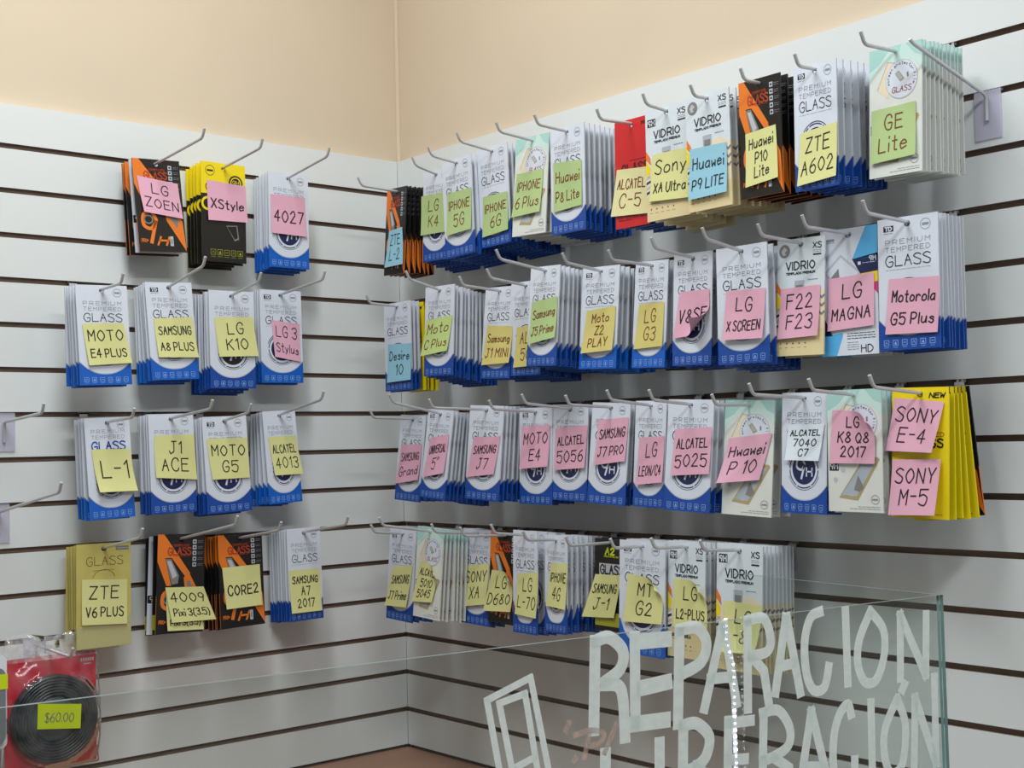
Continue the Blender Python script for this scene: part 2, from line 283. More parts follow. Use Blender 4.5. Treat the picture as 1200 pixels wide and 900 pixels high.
# notes: corners on the front packet in mm (TL, TR, BR, BL) from its hang hole
NOTES = [
('L1a','pink',(-39.2, -22.6, 37.8, -33.4, 41.0, -97.5, -32.1, -87.8),('LG', 'ZOEN')),
('L1b','pink',(-34.0, -24.4, 45.3, -28.4, 47.0, -96.4, -33.1, -98.4),('XStyle',)),
('L1c','pink',(-39.9, -34.0, 35.4, -33.7, 37.0, -109.5, -39.4, -107.9),('4027',)),
('L2a','yel',(-37.1, -56.7, 35.5, -55.0, 45.2, -122.9, -30.0, -126.5),('MOTO', 'E4 PLUS')),
('L2b','yel',(-33.4, -55.1, 40.7, -53.1, 44.6, -126.2, -31.6, -124.5),('SAMSUNG', 'A8 PLUS')),
('L2c','yel',(-35.8, -39.8, 41.9, -36.4, 50.1, -108.4, -29.6, -111.2),('LG', 'K10')),
('L2d','pink',(-21.2, -47.9, 39.3, -53.5, 38.3, -126.1, -17.1, -117.6),('LG 3', 'Stylus')),
('L3a','yel',(-30.7, -43.7, 37.0, -45.9, 42.0, -118.2, -25.0, -116.2),('L-1',)),
('L3b','yel',(-33.9, -28.1, 42.6, -28.5, 42.5, -108.4, -34.4, -101.3),('J1', 'ACE')),
('L3c','yel',(-38.6, -29.5, 43.4, -31.7, 41.5, -104.1, -32.8, -103.3),('MOTO', 'G5')),
('L3d','yel',(-28.2, -38.5, 31.5, -39.6, 39.5, -113.0, -21.3, -111.6),('ALCATEL', '4013')),
('L4a','yel',(-39.0, -49.4, 41.0, -54.3, 39.1, -129.6, -40.3, -125.0),('ZTE', 'V6 PLUS')),
('L4b','yel',(-28.0, -89.9, 42.1, -88.8, 44.0, -159.6, -24.9, -158.3),('', '', 'Pixi 3(3.5)')),
('L4b','yel',(-30.9, -82.8, 42.4, -84.3, 66.4, -143.0, -18.5, -144.0),('4009', 'Pixi 3(3.5)')),
('L4c','yel',(-38.7, -49.7, 37.9, -49.7, 38.1, -124.0, -34.5, -124.5),('CORE2',)),
('L4d','yel',(-35.1, -68.1, 31.5, -68.9, 31.5, -148.6, -34.9, -147.7),('SAMSUNG', 'A7', '2017')),
('R1a','blue',(-19.9, -74.8, 24.3, -70.5, 35.9, -144.1, -25.4, -146.5),('ZTE', 'L-2')),
('R1b','green',(-45.6, -35.3, 32.2, -37.1, 33.5, -112.9, -43.4, -111.4),('LG', 'K4')),
('R1c','green',(-29.8, -50.2, 41.1, -51.3, 39.7, -126.3, -31.1, -127.3),('IPHONE', '5G')),
('R1d','green',(-28.7, -76.0, 39.0, -77.6, 39.2, -145.2, -31.4, -148.4),('IPHONE', '6G')),
('R1e','green',(-36.2, -52.6, 32.3, -51.2, 31.3, -124.9, -41.4, -127.8),('IPHONE', '6 Plus')),
('R1f','green',(-33.3, -46.1, 34.5, -51.3, 35.5, -125.7, -32.3, -129.0),('Huawei', 'P8 Lite')),
('R1g','cream',(-31.4, -66.7, 35.2, -71.8, 37.1, -144.8, -44.5, -139.5),('ALCATEL', 'C-5')),
('R1h','yel',(-28.2, -59.9, 44.1, -60.8, 43.3, -135.8, -35.5, -130.8),('Sony', 'XA Ultra')),
('R1i','blue',(-34.2, -66.6, 34.5, -68.8, 35.1, -140.0, -36.9, -141.1),('Huawei', 'P9 LITE')),
('R1j','yel',(-25.6, -65.4, 27.3, -61.4, 31.0, -135.1, -25.4, -140.8),('Huawei', 'P10', 'Lite')),
('R1k','yel',(-23.9, -81.1, 34.5, -75.7, 34.2, -147.7, -28.3, -152.5),('ZTE', 'A602')),
('R1l','green',(-34.6, -71.0, 30.5, -69.1, 31.5, -138.3, -34.8, -141.7),('GE', 'Lite')),
('R2a','blue',(-30.5, -69.5, 44.8, -73.1, 44.3, -142.2, -33.3, -143.8),('Desire', '10')),
('R2b','lime',(-35.9, -52.3, 40.7, -47.3, 30.7, -111.2, -49.6, -118.5),('Moto', 'C Plus')),
('R2c','amber',(-27.8, -59.1, 42.8, -62.8, 41.6, -126.9, -33.6, -130.2),('Samsung', 'J1 MINI')),
('R2d','amber',(-22.1, -69.8, 35.7, -65.8, 29.4, -138.1, -27.5, -139.1),('ALC', '50')),
('R2e','green',(-29.0, -50.3, 34.1, -42.9, 37.0, -111.3, -29.2, -121.0),('Samsung', 'J5 Prime')),
('R2f','amber',(-28.1, -62.1, 38.3, -57.0, 38.0, -127.8, -33.2, -131.7),('Moto', 'Z2', 'PLAY')),
('R2g','amber',(-23.3, -58.6, 30.3, -57.2, 31.4, -125.8, -28.8, -129.1),('LG', 'G3')),
('R2h','pink',(-25.3, -49.3, 34.0, -47.9, 37.2, -115.1, -34.2, -119.1),('V8SE',)),
('R2i','pink',(-27.9, -54.1, 43.2, -55.8, 38.8, -126.4, -33.9, -124.6),('LG', 'X SCREEN')),
('R2j','pink',(-32.5, -60.6, 34.6, -58.9, 33.2, -129.0, -35.1, -131.5),('F22', 'F23')),
('R2k','pink',(-32.6, -57.3, 40.2, -55.1, 40.4, -125.4, -33.7, -129.3),('LG', 'MAGNA')),
('R2l','pink',(-28.1, -70.5, 46.8, -73.4, 42.7, -144.7, -33.8, -143.0),('Motorola', 'G5 Plus')),
('R3a','pink',(-30.7, -49.6, 35.9, -45.8, 36.2, -113.7, -35.1, -125.3),('SAMSUNG', 'Grand')),
('R3b','pink',(-22.7, -45.2, 33.1, -34.6, 32.4, -106.2, -28.8, -118.2),('UNIVERSAL', '5"')),
('R3c','pink',(-29.8, -48.1, 43.5, -44.3, 33.6, -111.2, -42.6, -120.0),('SAMSUNG', 'J7')),
('R3d','pink',(-34.8, -24.2, 39.0, -21.1, 37.0, -92.1, -36.1, -97.2),('MOTO', 'E4')),
('R3e','pink',(-34.8, -31.5, 43.4, -26.0, 40.9, -96.5, -33.2, -102.3),('ALCATEL', '5056')),
('R3f','pink',(-26.9, -20.2, 41.6, -13.7, 41.2, -83.8, -28.2, -93.6),('SAMSUNG', 'J7 PRO')),
('R3g','pink',(-21.7, -49.1, 31.2, -45.3, 32.0, -116.9, -23.8, -123.1),('LG', 'LEON/C4')),
('R3h','pink',(-28.5, -36.6, 44.2, -31.4, 45.2, -100.9, -30.7, -107.2),('ALCATEL', '5025')),
('R3i','pink',(-35.9, -47.9, 43.9, -38.0, 25.0, -106.4, -44.8, -114.4),('Hwawei', 'P 10')),
('R3j','white',(-26.7, -36.4, 34.9, -34.8, 28.4, -86.1, -29.1, -85.8),('ALCATEL', '7040', 'C7')),
('R3k','pink',(-33.6, -18.4, 34.5, -21.6, 33.1, -90.9, -37.8, -90.4),('LG', 'K8 Q8', '2017')),
('R3l','pink',(-37.1, -4.1, 35.4, -10.5, 24.7, -75.7, -48.5, -73.9),('SONY', 'E-4')),
('R3l','pink',(-37.9, -85.3, 32.7, -83.5, 30.6, -154.9, -42.1, -158.0),('SONY', 'M-5')),
('R4a','yel',(-27.4, -64.8, 37.3, -55.6, 27.9, -135.4, -41.9, -138.8),('SAMSUNG', 'J7 Prime')),
('R4b','yel',(-23.5, -54.0, 36.9, -60.1, 19.0, -125.0, -41.3, -129.4),('ALCATEL', '5010', '5045')),
('R4c','yel',(-35.4, -58.9, 38.0, -49.3, 33.1, -122.6, -34.3, -133.1),('SONY', 'XA')),
('R4d','yel',(-32.5, -61.1, 31.0, -60.5, 26.4, -129.0, -48.7, -135.0),('LG', 'D680')),
('R4e','yel',(-18.0, -64.3, 34.7, -58.9, 31.6, -136.1, -22.9, -133.2),('LG', 'L-70')),
('R4f','yel',(-12.3, -37.9, 29.3, -35.0, 26.4, -110.9, -20.5, -107.7),('IPHONE', '4G')),
('R4g','yel',(-31.6, -50.4, 27.7, -48.5, 12.9, -117.0, -61.1, -121.4),('SAMSUNG', 'J-1')),
('R4h','yel',(-28.7, -41.9, 48.5, -47.4, 45.5, -112.5, -35.5, -116.1),('MT', 'G2')),
('R4i','yel',(-23.9, -46.7, 40.5, -47.4, 43.7, -115.6, -23.5, -118.3),('LG', 'L2-PLUS')),
('R4j','yel',(-26.6, -72.5, 43.8, -74.3, 37.9, -141.6, -24.7, -145.4),('LG', '-8')),
]
LETTERS = [[(-460, -3), (-464, -82)], [(-460, -4), (-445, -2), (-430, -15), (-433, -31), (-451, -41)], [(-451, -43), (-436, -46), (-431, -59), (-430, -93)], [(-416, -4), (-418, -84)], [(-415, -9), (-379, -10)], [(-410, -51), (-380, -49)], [(-419, -82), (-383, -83)], [(-364, -4), (-369, -89)], [(-363, -3), (-343, -3), (-332, -18), (-339, -35), (-361, -43)], [(-312, -5), (-337, -79)], [(-310, -3), (-297, -79)], [(-329, -52), (-303, -53)], [(-280, -2), (-283, -86)], [(-280, -2), (-259, -2), (-251, -22), (-256, -34), (-277, -36)], [(-275, -38), (-261, -52), (-256, -84)], [(-230, -3), (-247, -75)], [(-229, -3), (-214, -79)], [(-240, -50), (-221, -49)], [(-183, -2), (-197, -7), (-206, -30), (-205, -60), (-196, -78), (-181, -77), (-174, -57)], [(-148, -4), (-148, -77)], [(-112, -8), (-129, -34), (-133, -58), (-124, -78), (-107, -78), (-94, -54), (-94, -28), (-112, -8)], [(-71, -81), (-68, -15), (-32, -82), (-28, -18)], [(-452, -103), (-454, -150), (-429, -154)], [(-391, -102), (-393, -171)], [(-363, -97), (-367, -175)], [(-363, -91), (-347, -91), (-332, -105), (-337, -123), (-351, -131), (-364, -133)], [(-351, -131), (-332, -146), (-335, -169), (-366, -176)], [(-308, -93), (-313, -185)], [(-308, -96), (-279, -97)], [(-310, -130), (-288, -132)], [(-263, -92), (-269, -184)], [(-265, -92), (-244, -92), (-230, -110), (-232, -127), (-251, -135), (-267, -137)], [(-252, -136), (-232, -149), (-228, -191)], [(-200, -98), (-218, -168)], [(-200, -98), (-178, -178)], [(-211, -151), (-184, -155)], [(-145, -109), (-149, -98), (-161, -106), (-170, -127), (-172, -158), (-163, -189), (-145, -183), (-142, -154)], [(-116, -100), (-118, -205)], [(-77, -101), (-96, -128), (-99, -153), (-91, -175), (-73, -169), (-66, -130), (-77, -101)], [(-65, -87), (-69, -93)], [(-55, -173), (-50, -103), (-21, -176), (-19, -85)]]
PHONE = [[(-573, -42), (-529, -28), (-510, -122)], [(-573, -42), (-560, -114)], [(-561, -46), (-535, -41), (-522, -120)], [(-561, -46), (-547, -116)], [(-544, -101), (-527, -96)]]
MARKS = [[(-490, -71), (-494, -78)], [(-484, -83), (-469, -81), (-454, -85), (-456, -92), (-468, -95)], [(-469, -85), (-475, -104)], [(-439, -79), (-453, -103)], [(-484, -103), (-486, -105)]]
# ---------------------------------------------------------------- setting
ZTOP = 0.0725
def slat_profile(zbot):
    """(depth, z, material of the segment that follows) from the top down; depth 0 = face, positive into the wall"""
    pr = [(0.018, ZTOP, M_SLAT), (0.0, ZTOP, M_SLAT)]
    k = 0
    while -k*P - 0.03 > zbot:
        z = -k*P; h = 0.0045
        pr += [(0.0, z+h, M_GROOVE), (0.005, z+h, M_GROOVE), (0.005, z+h+0.003, M_GROOVE), (0.0080, z+h+0.003, M_GROOVE), (0.0080, z-h-0.003, M_GROOVE), (0.005, z-h-0.003, M_GROOVE), (0.005, z-h, M_GROOVE), (0.0, z-h, M_SLAT)]
        k += 1
    pr.append((0.0, zbot, M_SLAT)); return pr
def slatwall(name, pos, a, b):
    m = MB(); pr = slat_profile(-Z0)
    for i in range(len(pr)-1):
        (d0, z0, mt), (d1, z1, _) = pr[i], pr[i+1]
        pr_m = mt if i else M_SLAT
        m.face([pos(a, d0, z0+Z0), pos(b, d0, z0+Z0), pos(b, d1, z1+Z0), pos(a, d1, z1+Z0)], pr_m)
    for e in (a, b):
        m.face([pos(e, d, z+Z0) for d, z, _ in pr] + [pos(e, 0.018, 0)], M_SLAT)
    m.face([pos(a, 0.018, 0), pos(b, 0.018, 0), pos(b, 0.018, ZTOP+Z0), pos(a, 0.018, ZTOP+Z0)], M_SLAT)
    return tag(m.build(name), 'white slatwall panel with dark brown grooves', None, None, 'structure')
slatwall('wall_left', lambda t, d, z: (t, d, z), -1.9, -0.0006)
slatwall('wall_right', lambda t, d, z: (d, t, z), -2.3, -0.0004)
ZC = 3.0
m = MB(); m.box(-3.6, 0.118, 0.0185, 0.118, 0, ZC, M_BEIGE); tag(m.build('wall_back'), 'beige plaster wall above the slatwall', kind='structure')
m = MB(); m.box(0.0185, 0.118, -3.6, 0.018, 0, ZC, M_BEIGE); tag(m.build('wall_side'), 'beige plaster wall above the right slatwall', kind='structure')
m = MB(); m.box(-3.6, 0.118, -3.6, 0.118, -0.1, -0.001, M_FLOOR); tag(m.build('floor'), kind='structure')
m = MB(); m.box(-3.6, 0.118, -3.6, 0.118, ZC+0.001, ZC+0.1, M_CEIL); tag(m.build('ceiling'), kind='structure')
m = MB(); m.tube([(0.0165, 0.0165, ZTOP+Z0+0.001), (0.0165, 0.0165, ZC)], 0.006, M_BEIGE, 8); tag(m.build('trim_1'), kind='structure')

# ---------------------------------------------------------------- corner bench (brown worktop at the foot of the slatwall)
BZ = Z0-1.1440
bench = empty('corner_bench', (-0.3, -0.3, 0))
tag(bench, 'brown laminate bench top along the foot of the slatwall corner', 'bench')
m = MB(); dp = 0.42
L_ = [(-1.6, -0.001), (-0.001, -0.001), (-0.001, -1.0), (-dp, -1.0), (-dp, -dp), (-1.6, -dp)]
L_ = [(x+0.3, y+0.3) for x, y in L_]
m.face([(x, y, BZ) for x, y in L_][::-1], M_WOOD); m.face([(x, y, BZ-0.03) for x, y in L_], M_WOOD)
for i in range(6):
    (x, y), (X, Y) = L_[i], L_[(i+1) % 6]
    m.face([(x, y, BZ-0.03), (X, Y, BZ-0.03), (X, Y, BZ), (x, y, BZ)], M_WOOD)
m.build('bench_top', bench)
for (x0, x1, y0, y1) in ((-1.58, -1.555, -0.40, -0.02), (-0.40, -0.375, -0.40, -0.02), (-0.40, -0.02, -0.98, -0.955)):
    m = MB(); m.box(x0+0.3, x1+0.3, y0+0.3, y1+0.3, 0.001, BZ-0.03, M_WOOD); m.build('support_panel', bench)

# ---------------------------------------------------------------- printed packets
TH = 0.0022; TOPOFF = 0.009; HR = 0.0042
class Card:
    def __init__(s, W, H, front, edge, low=None, lowv=1.0, back=None):
        s.W, s.H = W, H; s.m = MB(); s.low, s.lowv = low, lowv
        o = [(-W/2, TOPOFF), (W/2, TOPOFF), (W/2, TOPOFF-H*lowv), (W/2, TOPOFF-H), (-W/2, TOPOFF-H), (-W/2, TOPOFF-H*lowv)] if low else [(-W/2, TOPOFF), (W/2, TOPOFF), (W/2, TOPOFF-H), (-W/2, TOPOFF-H)]
        h = [(HR*math.cos(2*math.pi*k/14), HR*math.sin(2*math.pi*k/14)) for k in range(14)]
        allp = o+h
        tri = tessellate_polygon([[Vector((x, z, 0)) for x, z in o], [Vector((x, z, 0)) for x, z in h]])
        for t in tri:
            p = [allp[i] for i in t]
            ar = (p[1][0]-p[0][0])*(p[2][1]-p[0][1]) - (p[2][0]-p[0][0])*(p[1][1]-p[0][1])
            if ar < 0: p = p[::-1]
            s.m.face([(x, -TH/2, z) for x, z in p], front); s.m.face([(x, TH/2, z) for x, z in p[::-1]], back or edge)
        n = len(o)
        for i in range(n):
            (x, z), (X, Z) = o[i], o[(i+1) % n]
            mm = low if (low and (z+Z)/2 < TOPOFF-H*lowv-1e-5) else edge
            s.m.face([(x, -TH/2, z), (x, TH/2, z), (X, TH/2, Z), (X, -TH/2, Z)], mm)
        for i in range(14):
            (x, z), (X, Z) = h[i], h[(i+1) % 14]
            s.m.face([(x, -TH/2, z), (X, -TH/2, Z), (X, TH/2, Z), (x, TH/2, z)], K['ink'])  # hole wall coloured dark to stand in for the shade inside
    def xy(s, u, v): return ((u-0.5)*s.W, TOPOFF-v*s.H)
    def put(s, pts, m, l):
        y = -TH/2-0.00012*l
        a = sum(pts[i][0]*pts[(i+1) % len(pts)][1]-pts[(i+1) % len(pts)][0]*pts[i][1] for i in range(len(pts)))
        if a < 0: pts = pts[::-1]
        s.m.face([(x, y, z) for x, z in pts], m)
    def poly(s, uv, m, l=1): s.put([s.xy(*p) for p in uv], m, l)
    def rect(s, u0, v0, u1, v1, m, l=1): s.poly([(u0, v0), (u1, v0), (u1, v1), (u0, v1)], m, l)
    def disc(s, u, v, r, m, l=1, n=28):
        x, z = s.xy(u, v); s.put([(x+r*math.cos(2*math.pi*k/n), z+r*math.sin(2*math.pi*k/n)) for k in range(n)], m, l)
    def line(s, p, w, m, l=2):
        for q in ribbon(p, w): s.put(q, m, l)
    def uline(s, uv, w, m, l=2): s.line([s.xy(*p) for p in uv], w, m, l)
    def arc(s, u, v, r, a0, a1, w, m, l=2, n=24):
        x, z = s.xy(u, v)
        s.line([(x+r*math.cos(math.radians(a0+(a1-a0)*k/n)), z+r*math.sin(math.radians(a0+(a1-a0)*k/n))) for k in range(n+1)], w, m, l)
    def text(s, t, u0, v0, u1, v1, w, m, l=3, gap=2.2, slant=0.0, smooth=4):
        st, L = layout(t, gap, slant, 0, smooth); x0, zt = s.xy(u0, v0); x1, zb = s.xy(u1, v1)
        for q in st: s.line([(x0+(x1-x0)*p[0]/L, zb+(zt-zb)*p[1]/9) for p in q], w, m, l)
    def tiny(s, u0, u1, v, m, w=0.0006, l=3, n=9):
        """a line of print too small to read"""
        x = u0
        while x < u1:
            e = min(u1, x+random.uniform(0.03, 0.09)); s.uline([(x, v), (e, v)], w, m, l); x = e+0.018
    def icons(s, n, u0, u1, v, r, m, l=3, w=0.0006):
        for k in range(n):
            u = u0+(u1-u0)*k/(n-1); x, z = s.xy(u, v)
            s.line([(x-r, z-r), (x+r, z-r), (x+r, z+r), (x-r, z+r), (x-r, z-r)], w, m, l)
            if k % 3 == 0: s.line([(x-r*.5, z-r*.4), (x, z+r*.4), (x+r*.5, z-r*.4)], w, m, l)
            elif k % 3 == 1: s.put([(x-r*.5, z-r*.6), (x+r*.5, z-r*.6), (x, z+r*.7)], m, l)
            else: s.line([(x-r*.5, z), (x+r*.5, z)], w*1.3, m, l)
            s.line([(x-r*.9, z-r*1.7), (x+r*.9, z-r*1.7)], w*.8, m, l)
W0, H0 = 0.084, 0.170
def t_prem(blue='deep', logo=False, ring='navy', gl=None, u=False, edge='edge', dv=0.0):
    c = Card(W0, H0, K['white'], K[edge], K[blue], 0.77 if not u else 0.74)
    ys, yb, pw = (0.77, 0.895, 2.3) if not u else (0.70, 0.90, 3.6)
    n = 22; arc = [(k/n, ys+(yb-ys)*(1-abs(2*k/n-1)**pw)) for k in range(n+1)]
    if u: arc = [(0.03+0.94*a, b) for a, b in arc]
    c.poly([(0, arc[0][1])]*(1 if u else 0) + arc + ([(1, arc[-1][1])] if u else []) + [(1, 1), (0, 1)], K[blue], 1)
    c.uline([(a, b-0.006) for a, b in arc], 0.0012, K['lgrey'], 2)
    if logo:
        c.rect(0.10, 0.055, 0.27, 0.10, K['ink'], 1); c.text('TD', 0.13, 0.064, 0.24, 0.092, 0.0016, K['white'], 3); c.tiny(0.10, 0.27, 0.113, K['grey'])
    c.arc(0.80, 0.075, 0.0068, 0, 360, 0.0007, K['grey']); c.rect(0.745, 0.066, 0.855, 0.084, K['grey'], 2)
    c.text('PREMIUM', 0.13, 0.165+dv, 0.87, 0.200+dv, 0.0006, K['grey'], gap=3.5); c.text('TEMPERED', 0.13, 0.222+dv, 0.87, 0.257+dv, 0.0006, K['grey'], gap=3.0)
    if gl: c.text('GLASS', 0.13, 0.287+dv, 0.87, 0.365+dv, 0.0023, K[gl], gap=2.0)
    else: c.text('GLASS', 0.13, 0.287, 0.87, 0.365, 0.0012, K['ink'], gap=2.0)
    c.tiny(0.13, 0.87, 0.392, K['lgrey'])
    R = K[ring]
    c.disc(0.5, 0.635, 0.0215, R, 1, 36)
    for a in range(0, 360, 60): c.arc(0.5, 0.635, 0.0262, a+4, a+56, 0.0016, R, 2, 10)
    c.arc(0.5, 0.635, 0.0292, 20, 160, 0.0012, R, 2); c.arc(0.5, 0.635, 0.0292, 200, 340, 0.0007, R, 2)
    c.text('9', 0.34, 0.55, 0.52, 0.71, 0.0034, K['white']); c.text('H', 0.56, 0.625, 0.68, 0.69, 0.0022, K['white'])
    c.icons(6, 0.12, 0.88, 0.945, 0.0034, K['icon'])
    return c.m
def t_orange():
    c = Card(W0, H0, K['blk'], K['blk'], K['orange'], 0.62)
    c.poly([(0, 0), (0.13, 0), (0.70, 0.40), (0.62, 0.45), (0.30, 0.24), (0.16, 0.24), (0.30, 0.52), (0.20, 0.52), (0, 0.27)], K['orange'])
    c.poly([(0.17, 0.25), (0.29, 0.25), (0.46, 0.42), (0.44, 0.50), (0.31, 0.51)], K['slab'], 1); c.poly([(0.20, 0.27), (0.28, 0.27), (0.42, 0.42), (0.33, 0.45)], K['lgrey'], 2)
    c.poly([(0.56, 0.44), (0.68, 0.40), (0.96, 0.66), (1, 0.99), (0.62, 0.66)], K['orange']); c.poly([(0.62, 0.48), (0.68, 0.47), (0.88, 0.66), (0.84, 0.74), (0.70, 0.64)], K['slab'], 2)
    c.text('GLASS', 0.22, 0.14, 0.70, 0.21, 0.0024, K['dorange'], 3); c.text('TEMPERED', 0.32, 0.105, 0.66, 0.125, 0.0007, K['dorange'], 3, smooth=2); c.tiny(0.38, 0.68, 0.225, K['dorange'])
    for k in range(5):
        v = 0.06+0.058*k; c.rect(0.74, v, 0.82, v+0.042, K['lgrey'], 1); c.rect(0.76, v+0.012, 0.80, v+0.03, K['ink'], 2)
        c.tiny(0.85, 0.96, v+0.014, K['grey']); c.tiny(0.85, 0.95, v+0.03, K['grey'])
    c.text('9', 0.10, 0.57, 0.38, 0.90, 0.0062, K['orange'], 3, slant=0.05); c.disc(0.235, 0.655, 0.0085, K['slab'], 3); c.disc(0.235, 0.655, 0.006, K['blk'], 4)
    c.text('H', 0.40, 0.84, 0.58, 0.925, 0.0034, K['orange'], 3, slant=0.25); c.text('PRO+', 0.06, 0.865, 0.20, 0.90, 0.0010, K['orange'], 3, smooth=2)
    c.rect(0.66, 0.83, 0.73, 0.935, K['lgrey'], 2); c.rect(0.68, 0.86, 0.71, 0.91, K['slab'], 3)
    return c.m
def t_yblack():
    c = Card(W0, H0, K['yellow'], K['yellow'], K['blk'], 0.32)
    c.rect(0, 0.32, 1, 1, K['blk'])
    c.arc(0.2, 0.085, 0.0085, 0, 360, 0.0008, K['ink']); c.rect(0.13, 0.077, 0.27, 0.095, K['ink'], 2)
    c.disc(0.78, 0.19, 0.0135, K['ink']); c.disc(0.78, 0.19, 0.0105, K['yellow'], 2); c.disc(0.78, 0.19, 0.0085, K['ink'], 3); c.text('9H', 0.71, 0.165, 0.85, 0.21, 0.0009, K['yellow'], 4)
    c.text('GLASS', 0.10, 0.22, 0.55, 0.28, 0.0014, K['ink']); c.disc(0.14, 0.42, 0.012, K['yellow'], 2); c.disc(0.14, 0.42, 0.008, K['blk'], 3)
    c.poly([(0.55, 0.63), (0.80, 0.62), (0.84, 0.76), (0.74, 0.78)], K['slab'], 2); c.poly([(0.57, 0.64), (0.78, 0.63), (0.81, 0.745), (0.74, 0.765)], K['blk'], 3)
    c.icons(5, 0.25, 0.86, 0.905, 0.0045, K['dlime']); return c.m
def t_teal():
    c = Card(W0, H0, K['cream'], K['edge'])
    c.poly([(0, 0), (1, 0), (1, 0.22), (0.80, 0.12), (0.55, 0.20), (0.30, 0.10), (0, 0.26)], K['teal2'], 1)
    c.poly([(0, 0), (0.42, 0), (0.20, 0.12), (0, 0.17)], K['teal1'], 2); c.poly([(0.70, 0), (1, 0), (1, 0.12), (0.86, 0.09)], K['teal1'], 2); c.poly([(0.42, 0), (0.62, 0), (0.55, 0.08)], K['teal1'], 2)
    c.poly([(0.16, 0.32), (0.36, 0.12), (0.52, 0.14), (0.36, 0.40)], K['sand'], 2); c.uline([(0.16, 0.32), (0.36, 0.12), (0.52, 0.14)], 0.0006, K['grey'], 3)
    c.disc(0.62, 0.27, 0.0255, K['lgrey'], 3, 36); c.disc(0.62, 0.27, 0.0245, K['white'], 4, 36)
    x, z = c.xy(0.62, 0.27)
    t = 'screenprotectorfilm'
    for k, ch in enumerate(t):            # ring of lettering
        a = math.radians(192-k*11.2-(6 if k > 5 else 0)-(6 if k > 14 else 0)); ca, sa = math.cos(a), math.sin(a)
        for st in glyph(ch, 2):
            pts = []
            for gx, gy in st:
                lx, ly = (gx-3)*0.00042, 0.0195+gy*0.00042
                pts.append((x + ca*ly + sa*lx, z + sa*ly - ca*lx))
            c.line(pts, 0.0006, K['ink'], 5)
    c.poly([(0.50, 0.22), (0.57, 0.20), (0.68, 0.27), (0.60, 0.29)], K['pgold'], 5); c.poly([(0.52, 0.225), (0.57, 0.21), (0.65, 0.265), (0.60, 0.275)], K['slab2'], 6)
    c.poly([(0.72, 0.23), (0.75, 0.22), (0.76, 0.26), (0.73, 0.265)], K['slab'], 5); c.text('GLASS', 0.44, 0.325, 0.80, 0.365, 0.0011, K['brown'], 5, slant=0.15)
    c.text('9H', 0.05, 0.60, 0.20, 0.65, 0.0001, K['white'], 5); c.rect(0.03, 0.59, 0.20, 0.665, K['ink'], 2); c.text('9H', 0.05, 0.605, 0.18, 0.65, 0.0014, K['white'], 4)
    c.disc(0.28, 0.66, 0.0035, K['lgrey'], 2); c.disc(0.14, 0.74, 0.0035, K['lgrey'], 2)
    c.poly([(0.20, 0.885), (0.55, 0.905), (0.95, 0.575), (0.93, 0.555), (0.68, 0.545)], K['pgold'], 2); c.poly([(0.25, 0.862), (0.52, 0.876), (0.89, 0.585), (0.70, 0.565)], K['slab2'], 3)
    c.poly([(0.48, 0.82), (0.56, 0.70), (0.66, 0.80), (0.58, 0.835)], K['slab'], 4); c.poly([(0.38, 0.87), (0.45, 0.875), (0.47, 0.86), (0.40, 0.855)], K['lgrey'], 4)
    c.arc(0.86, 0.895, 0.006, 0, 360, 0.0007, K['grey'], 3); c.rect(0.81, 0.888, 0.91, 0.902, K['grey'], 3)
    c.tiny(0.55, 0.95, 0.955, K['grey']); c.tiny(0.40, 0.95, 0.972, K['grey']); return c.m
